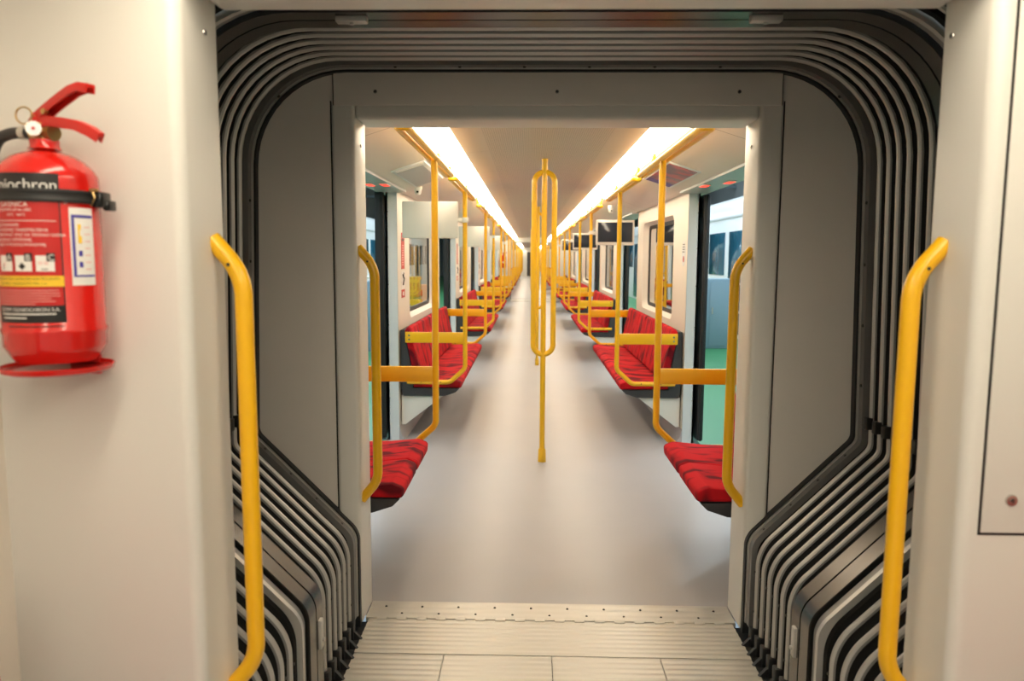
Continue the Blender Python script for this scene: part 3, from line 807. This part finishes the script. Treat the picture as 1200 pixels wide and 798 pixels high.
# red emergency notices on the left wall after each doorway; oval sticker on the right wall
def notice(y, z, label, group=None):
    t = thing('emergency_notice', (-WX, y, z), label, 'notice', group)
    bm = B(); add_box(bm, -.001, .0015, -.08, .08, 0, .30); finish('red_strip', bm, 'lred', t, smooth=False)
    bm = B()
    for k in range(9): add_box(bm, .0012, .0022, -.035+random.uniform(-.02, .005), .04, .03+k*.02, .040+k*.02)
    for k in (0, 1): add_box(bm, .0012, .0022, -.05, .05, .232+k*.032, .252+k*.032, mi=1)
    finish('print', bm, ['lpink', 'lblack'], t, smooth=False)
    bm = B(); add_box(bm, -.001, .0015, -.08, .08, -.17, -.02); finish('pictogram_sheet', bm, 'lwhite', t, smooth=False)
    bm = B(); add_tube(bm, [(.002, -.03, -.05), (.002, .03, -.08), (.002, -.02, -.13)], .010, 6); add_cyl(bm, (.001, .03, -.045), (.003, .03, -.045), .018, seg=12)
    finish('pictogram', bm, 'lblack', t)
    bm = B(); add_box(bm, -.001, .0018, -.08, .08, -.24, -.172)
    add_box(bm, .0018, .0025, -.03, .03, -.222, -.19, mi=1); finish('pictogram_tile', bm, ['lred', 'lwhite'], t, smooth=False)
for i in range(3): notice(DOORS[i][1]+.26, 1.40, '%s red emergency notice strip on the left wall from the portal' % words[i], 'red notices on the left wall')
t = thing('oval_sticker', (WX, 6.20, 1.54), 'grey oval sticker with a red mark on the right wall beside the doorway', 'sticker')
bm = B(); c = [bm.verts.new((-.0015, .08*math.cos(2*PI*k/32), .105*math.sin(2*PI*k/32))) for k in range(32)]; bm.faces.new(c)
r = bmesh.ops.extrude_face_region(bm, geom=bm.faces[:]); bmesh.ops.translate(bm, vec=(.0015, 0, 0), verts=[v for v in r['geom'] if isinstance(v, bmesh.types.BMVert)])
finish('disc', bm, 'reveal', t, smooth=False)
bm = B(); add_cyl(bm, (-.0016, -.005, -.045), (-.003, -.005, -.045), .026, seg=18); finish('red_mark', bm, 'lred', t)
bm = B()
for k in range(4): add_box(bm, -.0028, -.0016, -.04, .04, .01+k*.02, .018+k*.02)
finish('print', bm, 'screw', t, smooth=False)
for s, side in ((-1, 'left'), (1, 'right')):     # rivets on the pale door reveals
    for k, z in enumerate((.35, .62, .95, 1.28, 1.58, 1.86)):
        bm = B(); add_cyl(bm, (s*1.235, 6.0435, z), (s*1.235, 6.0505, z), .004, seg=8)
        tag(recenter(finish('reveal_screw', bm, 'screw'), (s*1.235, 6.045, z)), '%s screw from the floor in the pale %s door reveal' % (words[k], side), 'screw', 'screws in the door reveals')

# ------------------------------------------------------------------ open door leaves
for (a, b) in DOORS[:3]:
    for s in (-1, 1):
        door_leaf(s, b+.0, b+.75, -1)
for s in (-1, 1): door_leaf(s, DOORS[0][0]-.75, DOORS[0][0]-.02, 1)

# ------------------------------------------------------------------ fire extinguisher
R = .0845; EX, EY = -.978, 1.376
def extinguisher(loc, label):
    t = thing('fire_extinguisher', loc, label, 'fire extinguisher'); return t
Z0 = 1.305
ext = extinguisher((EX, EY, Z0), 'red fire extinguisher strapped to the near left wall panel')
bm = B()
prof = [(0, .012), (.060, .0), (.066, .0), (.074, .010), (.079, .020), (.0845, .030), (.0845, .052), (.0865, .056), (.0865, .062), (.0845, .066)]
top = .384
prof += [(.0845, top-.055)]
for k in range(1, 9):
    a = PI/2*k/9; prof.append((.0845*math.cos(a)*.80+.0845*.20*(1-k/9)+.002, top-.055+.055*math.sin(a)))
prof += [(.028, top+.001), (.0245, top+.006), (.0245, top+.018), (.018, top+.020)]
add_lathe(bm, prof, seg=64); finish('cylinder', bm, 'red', ext, ang=35)
# valve block, gauge, levers, pin, hose  (x,y local; levers point right and slightly toward the camera)
dirv = Vector((.94, -.34, 0)).normalized()
def D(a, z, side=0.): return Vector((dirv.x*a-dirv.y*side, dirv.y*a+dirv.x*side, z))
bm = B(); add_cyl(bm, D(-.0, top+.016), D(-.0, top+.048), .017, .015, seg=18); add_cyl(bm, D(-.024, top+.032), D(.026, top+.030), .0145, seg=18)
v_ = finish('valve', bm, 'brass', ext)
bm = B(); gd = Vector((.35, -.93, 0)).normalized(); g0 = D(-.012, top+.034)
add_cyl(bm, g0, g0+gd*.034, .009, seg=14); add_cyl(bm, g0+gd*.026, g0+gd*.040, .0135, .0125, seg=24); g = finish('gauge', bm, 'steel', ext)
bm = B(); add_cyl(bm, g0+gd*.0395, g0+gd*.0408, .011, seg=24); add_cyl(bm, g0+gd*.0406, g0+gd*.0415, .003, seg=8, mi=1); finish('dial', bm, ['gauge', 'lred'], g)
def lever(name, pts, wid, thick, parent, u=True):
    bm = B(); rings = []
    P = [Vector(p) for p in pts]
    for i, (a, z, w) in enumerate(P):
        t_ = (P[min(i+1, len(P)-1)]-P[max(i-1, 0)]); n_ = Vector((-t_.y, t_.x)).normalized()
        pr = [(-w, -thick*3.0), (-w, 0), (-w*.8, thick), (w*.8, thick), (w, 0), (w, -thick*3.0), (w*.8, -thick*3.0), (w*.75, -thick*.6), (-w*.75, -thick*.6), (-w*.8, -thick*3.0)] if u else [(-w, -thick/2), (-w, thick/2), (w, thick/2), (w, -thick/2)]
        rings.append([bm.verts.new(D(a+n_.x*h, z+n_.y*h, sd)) for sd, h in pr])
    for a, b in zip(rings, rings[1:]):
        for j in range(len(a)): bm.faces.new((a[j], a[(j+1) % len(a)], b[(j+1) % len(a)], b[j]))
    bm.faces.new(rings[0][::-1]); bm.faces.new(rings[-1]); return finish(name, bm, 'redpart', parent, ang=40)
lever('lever', [(-.024, top+.052, .011), (-.004, top+.066, .012), (.030, top+.083, .012), (.075, top+.103, .012), (.100, top+.108, .011), (.122, top+.104, .009)], .012, .004, ext)
lever('carry_handle', [(-.012, top+.050, .011), (.02, top+.054, .012), (.055, top+.050, .011), (.09, top+.043, .010), (.120, top+.031, .009), (.141, top+.019, .006)], .012, .0045, ext)
bm = B(); add_box(bm, -.016, .012, -.012, .012, top+.044, top+.066, .003); finish('lever_bracket', bm, 'redpart', ext)
bm = B(); c = D(-.022, top+.060, -.02)
add_tube(bm, [c+Vector((.015*math.cos(2*PI*k/20), 0, .015*math.sin(2*PI*k/20))) for k in range(20)], .0016, 8, closed=True)
add_tube(bm, [D(-.004, top+.060, -.02), D(-.004, top+.060, .02)], .002, 8); add_cyl(bm, D(.020, top+.066, -.016), D(.020, top+.066, -.008), .005, seg=12); finish('safety_pin', bm, 'brass', ext)
hp = [D(-.018, top+.032), D(-.05, top+.034), D(-.09, top+.034), D(-.125, top+.022), D(-.146, top-.02), D(-.150, top-.12), D(-.148, top-.22)]
# smooth the hose with a Catmull-Rom pass
def catmull(P, n=6):
    out = []
    for i in range(len(P)-1):
        p0 = P[max(i-1, 0)]; p1 = P[i]; p2 = P[i+1]; p3 = P[min(i+2, len(P)-1)]
        for k in range(n):
            t_ = k/n; out.append(.5*((2*p1)+(p2-p0)*t_+(2*p0-5*p1+4*p2-p3)*t_**2+(3*p1-p0-3*p2+p3)*t_**3))
    return out+[P[-1]]
bm = B(); add_tube(bm, catmull(hp), .0105, 16); hs = finish('hose', bm, 'hose', ext, ang=60)
bm = B(); add_cyl(bm, D(-.056, top+.034), D(-.040, top+.034), .0125, seg=18); finish('ferrule', bm, 'steel', hs)
# wrapped prints. s = arc length from the wall-normal (front) direction towards +x; z world height
def wrap(bm, rad):
    for v in bm.verts:
        a = v.co.x/R; r = rad+v.co.z; z = v.co.y
        v.co = Vector((math.sin(a)*r, -math.cos(a)*r, z-Z0))
def wrect(s0, s1, z0, z1, rad, n=None):
    bm = B(); n = n or max(1, int((s1-s0)/.006))
    for i in range(n):
        a = s0+(s1-s0)*i/n; b = s0+(s1-s0)*(i+1)/n; add_quad(bm, (a, z0, 0), (b, z0, 0), (b, z1, 0), (a, z1, 0))
    wrap(bm, rad); return bm
def join(bm, o):
    me = bpy.data.meshes.new('t'); o.to_mesh(me); o.free(); bm.from_mesh(me); bpy.data.meshes.remove(me)
def wtext(s, x, z, size, rad, sx=1.):
    b_ = text_bm(s, size, sx)
    for v in b_.verts: v.co.x += x; v.co.y += z; v.co.z = 0
    wrap(b_, rad); return b_
SR = .0655; SL = -.062
lab = finish('label', wrect(SL, SR, 1.381, 1.641, R+.0006), 'lblack', ext, ang=60)
bm = wrect(SL+.002, SR-.0025, 1.4115, 1.5955, R+.0010); finish('label_field', bm, 'lred', lab, ang=60)
bm = wrect(SL+.002, SR-.0005, 1.445, 1.4635, R+.0014); finish('yellow_band', bm, 'lyellow', lab, ang=60)
bm = B()
join(bm, wtext('ogniochron', -.062, 1.612, .027, R+.0014, 1.0))
join(bm, wtext('GA\u015aNICA', -.034, 1.583, .0115, R+.0014, 1.0))
join(bm, wtext('PROSZKOWA GP-6x ABC', -.052, 1.5755, .0066, R+.0014))
join(bm, wtext('-30\u00b0C  +60\u00b0C', -.022, 1.567, .0062, R+.0014))
join(bm, wrect(-.058, .058, 1.5585, 1.5595, R+.0014))
for k, tx in enumerate(('URUCHAMIANIE:', 'WYCI\u0104GN\u0104\u0106 ZABEZPIECZENIE', 'SKIEROWA\u0106 W\u0104\u017b NA \u0179R\u00d3D\u0141O OGNIA', 'NACISN\u0104\u0106 D\u0179WIGNI\u0118', 'GASI\u0106 W POZYCJI PIONOWEJ')):
    join(bm, wtext(tx, -.048, 1.5495-k*.0085, .0066, R+.0014))
for k in range(3):
    a = -.044+k*.034
    join(bm, wrect(a, a+.028, 1.4715, 1.499, R+.0014))
finish('white_print', bm, 'lwhite', lab, smooth=False)
bm = B()
for k, ch in enumerate('ABC'):
    a = -.044+k*.034
    join(bm, wrect(a+.0165, a+.0295, 1.489, 1.5035, R+.0018))
    if k == 0:
        join(bm, wrect(a+.008, a+.0095, 1.474, 1.484, R+.0019))
    if k == 1:
        d = B(); add_quad(d, (a+.012, 1.474, 0), (a+.018, 1.480, 0), (a+.012, 1.487, 0), (a+.006, 1.480, 0)); wrap(d, R+.0019); join(bm, d)
    if k == 2:
        join(bm, wrect(a+.008, a+.018, 1.4745, 1.4760, R+.0019)); 
join(bm, wtext('OBUDOWA POD NAPI\u0118CIEM ELEKTRYCZNYM', -.056, 1.4565, .0055, R+.0018))
join(bm, wtext('DO 1000 V  ODLEG\u0141O\u015a\u0106 MIN. 1 m', -.046, 1.4485, .0055, R+.0018))
join(bm, wrect(-.034, .062, 1.3735, 1.3755, R+.0008))
finish('black_print', bm, 'lblack', lab, smooth=False)
for k, ch in enumerate('ABC'): finish('class_letter', wtext(ch, -.044+k*.034+.0185, 1.4908, .0145, R+.0022), 'lwhite', lab, smooth=False)
finish('text_line', wtext('GZWM OGNIOCHRON S.A.', -.052, 1.4015, .0088, R+.0014), 'lwhite', lab, smooth=False)
for a_, b_, z_ in ((-.050, .050, 1.3955), (-.046, .004, 1.3885)): finish('text_line', wrect(a_, b_, z_, z_+.0022, R+.0014), 'lwhite', lab, smooth=False)
for k, b_ in enumerate((.056, .058, .058, .044, .050, .020)): finish('text_line', wrect(-.052, b_, 1.4375-k*.0048, 1.4388-k*.0048, R+.0014), 'lpink', lab, smooth=False)
for tx, x_, z_, sz in (('F', -.0355, 1.478, .012), ('\u2248\u2248', .026, 1.482, .014)): finish('pictogram', wtext(tx, x_, z_, sz, R+.0018), 'lpink', lab, smooth=False)
# inspection sticker
st = finish('inspection_sticker', wrect(.0785, .1245, 1.446, 1.584, R+.0006), 'lwhite', ext, ang=60)
bm = B()
for a in ((.0810, .0825, .0, 0),): pass
join(bm, wrect(.0815, .0865, 1.461, 1.5715, R+.0011)); join(bm, wrect(.0865, .1225, 1.5665, 1.5715, R+.0011)); join(bm, wrect(.0865, .1225, 1.461, 1.4645, R+.0011)); 
for z in (1.478, 1.498): join(bm, wrect(.092, .099, z, z+.010, R+.0011))
finish('blue_border', bm, 'lblue', st, ang=60)
bm = B(); join(bm, wrect(.092, .0955, 1.521, 1.555, R+.0011)); join(bm, wrect(.0955, .099, 1.521, 1.534, R+.0011)); join(bm, wrect(.0955, .098, 1.545, 1.555, R+.0011)); finish('yellow_mark', bm, 'lyellow', st, ang=60)
bm = B()
for k in range(7): join(bm, wrect(.104, .116, 1.474+k*.0125, 1.4755+k*.0125, R+.0011))
finish('faint_print', bm, 'lpink', st, ang=60)
bm = wrect(.071, .077, 1.591, 1.602, R+.0006); finish('small_sticker', bm, 'lwhite', ext)
# bracket: tray, strap, buckle
br = thing('extinguisher_bracket', (EX, EY, Z0-.02), 'red tray and black strap holding the fire extinguisher', 'bracket')
bm = B(); add_lathe(bm, [(0, .004), (.080, .004), (.090, .006), (.094, .012), (.096, .011), (.0925, .002), (.081, -.002), (0, -.002)], seg=48)
add_box(bm, -.05, .05, .06, YN0-EY, -.002, .004); finish('tray', bm, 'red', br)
bm = B(); zs = 1.6035-(Z0-.02); hw = .0115
rings = []
for k in range(49):
    a = -math.radians(150)+math.radians(300)*k/48
    pr = [(R+.0012, -hw), (R+.0042, -hw), (R+.0048, -hw*.6), (R+.0036, -hw*.4), (R+.0036, hw*.4), (R+.0048, hw*.6), (R+.0042, hw), (R+.0012, hw)]
    rings.append([bm.verts.new((math.sin(a)*r, -math.cos(a)*r, zs+h)) for r, h in pr])
for a, b in zip(rings, rings[1:]):
    for j in range(8): bm.faces.new((a[j], a[(j+1) % 8], b[(j+1) % 8], b[j]))
bm.faces.new(rings[0][::-1]); bm.faces.new(rings[-1]); finish('strap', bm, 'black', br, ang=30)
a = math.radians(96); bx = math.sin(a)*(R+.006); by = -math.cos(a)*(R+.006)
bm = B(); add_box(bm, bx-.008, bx+.012, by-.016, by+.02, zs-.017, zs+.012, .004); add_box(bm, bx+.004, bx+.016, by+.0, by+.03, zs-.022, zs-.002, .004); finish('buckle', bm, 'glossblack', br)
bm = B(); add_tube(bm, [(bx-.006, by-.018, zs-.014), (bx+.004, by-.022, zs), (bx-.004, by-.018, zs+.016)], .0018, 8); add_cyl(bm, (bx-.006, by-.019, zs+.014), (bx+.008, by-.016, zs+.014), .003); finish('clasp', bm, 'brass', br)
bm = B(); add_box(bm, -.035, .035, .075, YN0-EY, zs-.05, zs+.03, .003); add_box(bm, -.03, .03, .083, YN0-EY, -.02, zs, .002); finish('wall_plate', bm, 'redpart', br)

# far extinguisher on the end wall of the car ahead
fx = thing('fire_extinguisher', (-1.0, CAR_END-.12, 1.15), 'tiny distant red fire extinguisher on the far end wall at left', 'fire extinguisher')
bm = B(); add_lathe(bm, [(0, 0), (.08, .0), (.085, .03), (.085, .38), (.05, .42), (.025, .44), (.025, .48), (0, .48)], seg=20); finish('cylinder', bm, 'red', fx)
bm = B(); add_box(bm, -.03, .12, -.012, .012, .50, .52, .003); add_box(bm, -.02, .02, -.015, .015, .47, .52, .003); finish('lever', bm, 'redpart', fx)
bm = B(); add_box(bm, -.03, .03, -.088, -.083, .16, .22); finish('label', bm, 'lwhite', fx)

# ------------------------------------------------------------------ the depot outside
bm = B()
for s in (-1, 1): add_box(bm, *sorted((s*1.36, s*9.0)), -8, 62, -.14, -.06)
struct(finish('floor', bm, 'green', smooth=False))
bm = B()
for s in (-1, 1): add_box(bm, *sorted((s*9.0, s*9.2)), -8, 62, -.14, 6.6)
struct(finish('wall_depot', bm, 'concrete', smooth=False))
bm = B(); add_box(bm, -9.2, 9.2, -8, 62, 6.6, 6.8); add_box(bm, -9.2, 9.2, 62, 62.2, -.14, 6.8); add_box(bm, -9.2, 9.2, -8.2, -8, -.14, 6.8); struct(finish('ceiling', bm, 'roofdark', smooth=False))
for s, side, X in ((1, 'right', 4.0), (-1, 'left', 5.2)):
    t = thing('parked_train', (s*X, 14, -.1), 'white train with dark blue windows parked outside on the %s' % side, 'train')
    ya, yb = -14, 26
    bm = B(); 
    add_prism(bm, [(0, .0), (0, 2.55), (s*.10, 2.78), (s*.5, 2.95), (s*1.6, 2.98), (s*2.4, 2.8), (s*2.5, 2.5), (s*2.5, 0)], ya, yb); finish('body', bm, 'trainwhite', t, ang=25)
    k = ya+.6; i = 0
    while k < yb-1.5:
        w = 1.35 if i % 3 else .95
        bm = B(); 
        if i % 3: add_box(bm, *sorted((-s*.012, s*.01)), k, k+w, 1.25, 2.15, .004)
        else: add_box(bm, *sorted((-s*.012, s*.01)), k, k+w, .12, 2.15, .004)
        finish('window' if i % 3 else 'door', bm, 'trainglass', t)
        k += w+.35; i += 1
    bm = B(); add_box(bm, *sorted((-s*.02, s*.005)), ya, yb, 2.42, 2.47, .004); finish('roof_gutter', bm, 'reveal', t)
# depot lamps
k = 0
for s, X, side in ((1, 2.55, 'right'), (-1, 3.1, 'left')):
    for j in range(7):
        y = 2.5+j*4.0
        t = thing('depot_lamp', (s*X, y, 3.35), 'white pendant depot lamp outside on the %s' % side, 'lamp', 'depot lamps, %s row' % side)
        t['label'] = 'white pendant depot lamp outside on the %s, seen through the doorways' % side
        bm = B(); add_lathe(bm, [(.02, .25), (.05, .2), (.09, .14), (.22, .02), (.24, 0), (.22, .004), (.08, .13)], seg=24); finish('shade', bm, 'white', t)
        bm = B(); add_lathe(bm, [(0, .0), (.17, .0), (.19, .02), (.17, .04), (0, .04)], seg=24); finish('bulb', bm, 'lampcool', t)
        bm = B(); add_cyl(bm, (0, 0, .25), (0, 0, 3.25), .008, seg=6); finish('cord', bm, 'black', t)
# equipment on the platforms
def cabinet(x, y, z1, w, d, mat, label, cat='cabinet', name='cabinet', slabs=2, z0=-.06):
    t = thing(name, (x, y, z0), label, cat); H = z1-z0
    bm = B(); add_box(bm, -w/2, w/2, -d/2, d/2, 0, H, .01); finish('body', bm, mat, t)
    for i in range(slabs):
        bm = B(); add_box(bm, -w/2+.03+i*(w-.03)/slabs, -w/2+(i+1)*(w-.03)/slabs, -d/2-.012, -d/2+.002, .05, H-.05, .004)
        dd = finish('door', bm, mat, t)
        bm = B(); add_box(bm, -w/2+.06+i*(w-.03)/slabs, -w/2+.08+i*(w-.03)/slabs, -d/2-.03, -d/2-.01, H*.5, H*.5+.12); finish('handle', bm, 'steel', dd)
cabinet(3.02, 13.4, 1.15, .95, .6, 'depotblue', 'grey blue cabinet on the green platform outside the right doorway')
cabinet(2.35, 14.2, .75, .7, .5, 'orange', 'orange cabinet outside, seen through the first right window')
cabinet(2.30, 11.9, .9, .4, .4, 'lyellow', 'yellow cabinet outside, beside the orange one at right', z0=.76-.82)
cabinet(-2.35, 15.2, .95, .8, .5, 'orange', 'orange cabinet outside, seen through the first left window')
cabinet(-2.2, 13.6, 1.15, .22, .3, 'lyellow', 'tall yellow cabinet outside, seen through the first left window', slabs=1)
cabinet(-3.05, 12.6, 1.1, .9, .6, 'depotblue', 'grey blue cabinet on the green platform outside the left doorway')
# steel gantry posts and rails along the platforms
for s, side in ((-1, 'left'), (1, 'right')):
    t = thing('platform_railing', (s*3.6, 12, -.06), 'pale steel railing on the platform outside on the %s' % side, 'railing')
    for j in range(6):
        bm = B(); add_box(bm, -.025, .025, -6.0+j*3-.025, -6.0+j*3+.025, 0, 1.16, .004); finish('post', bm, 'white', t)
    for z in (.62, 1.12):
        bm = B(); add_cyl(bm, (0, -6, z), (0, 9, z), .022, seg=10); finish('rail', bm, 'white', t)
# roof girders
for j in range(8):
    bm = B(); y = 4+j*6
    for z in (4.6, 5.4): add_box(bm, -9, 9, -.06, .06, z, z+.12)
    for i in range(12):
        x = -9+i*1.5; add_tube(bm, [(x, 0, 4.66), (x+.75, 0, 5.46), (x+1.5, 0, 4.66)], .035, 6)
    o = finish('roof_girder', bm, 'roofdark'); o.location = (0, y, 0); tag(o, 'dark steel lattice girder under the depot roof', 'girder', 'girders under the depot roof')

# ------------------------------------------------------------------ world and lamps
w = bpy.data.worlds.new('sky'); sc.world = w; w.use_nodes = True
w.node_tree.nodes['Background'].inputs['Color'].default_value = (.62, .80, .95, 1); w.node_tree.nodes['Background'].inputs['Strength'].default_value = .4
def area(name, loc, sx, sy, power, c, rot):
    l = bpy.data.lights.new(name, 'AREA'); l.shape = 'RECTANGLE'; l.size = sx; l.size_y = sy; l.energy = power; l.color = c
    o = bpy.data.objects.new(name, l); o.location = loc; o.rotation_euler = rot; col.objects.link(o); return o
for s in (-1, 1):
    area('depot_daylight', (s*3.0, 14, 6.3), 3.0, 40, 1300, (.80, .93, 1.), (0, 0, 0))

# ------------------------------------------------------------------ camera
F, YAW, PIT, ROLL, CX, H = 880., .02319, .10994, .0056, -.094, 1.5
f0 = Vector((-math.sin(YAW)*math.cos(PIT), math.cos(YAW)*math.cos(PIT), -math.sin(PIT)))
r0 = Vector((math.cos(YAW), math.sin(YAW), 0)); u0 = r0.cross(f0)
rx = r0*math.cos(ROLL)+u0*math.sin(ROLL); ux = -r0*math.sin(ROLL)+u0*math.cos(ROLL)
cd = bpy.data.cameras.new('camera'); cam = bpy.data.objects.new('camera', cd); col.objects.link(cam)
mw = Matrix((rx, ux, -f0)).transposed().to_4x4(); mw.translation = Vector((CX, 0, H)); cam.matrix_world = mw
cd.sensor_width = 36; cd.lens = F/1200*36; cd.clip_start = .02; cd.clip_end = 200
cd.dof.use_dof = True; cd.dof.focus_distance = 3.6; cd.dof.aperture_fstop = 3.2
sc.camera = cam
sc.view_settings.view_transform = 'Standard'; sc.view_settings.look = 'None'; sc.view_settings.gamma = 1; sc.view_settings.use_curve_mapping = False
sc.view_settings.exposure = 0.27
sc.cycles.use_denoising = True; sc.cycles.max_bounces = 8; sc.cycles.diffuse_bounces = 5; sc.cycles.glossy_bounces = 4; sc.cycles.transparent_max_bounces = 16
sc.cycles.sample_clamp_indirect = 8
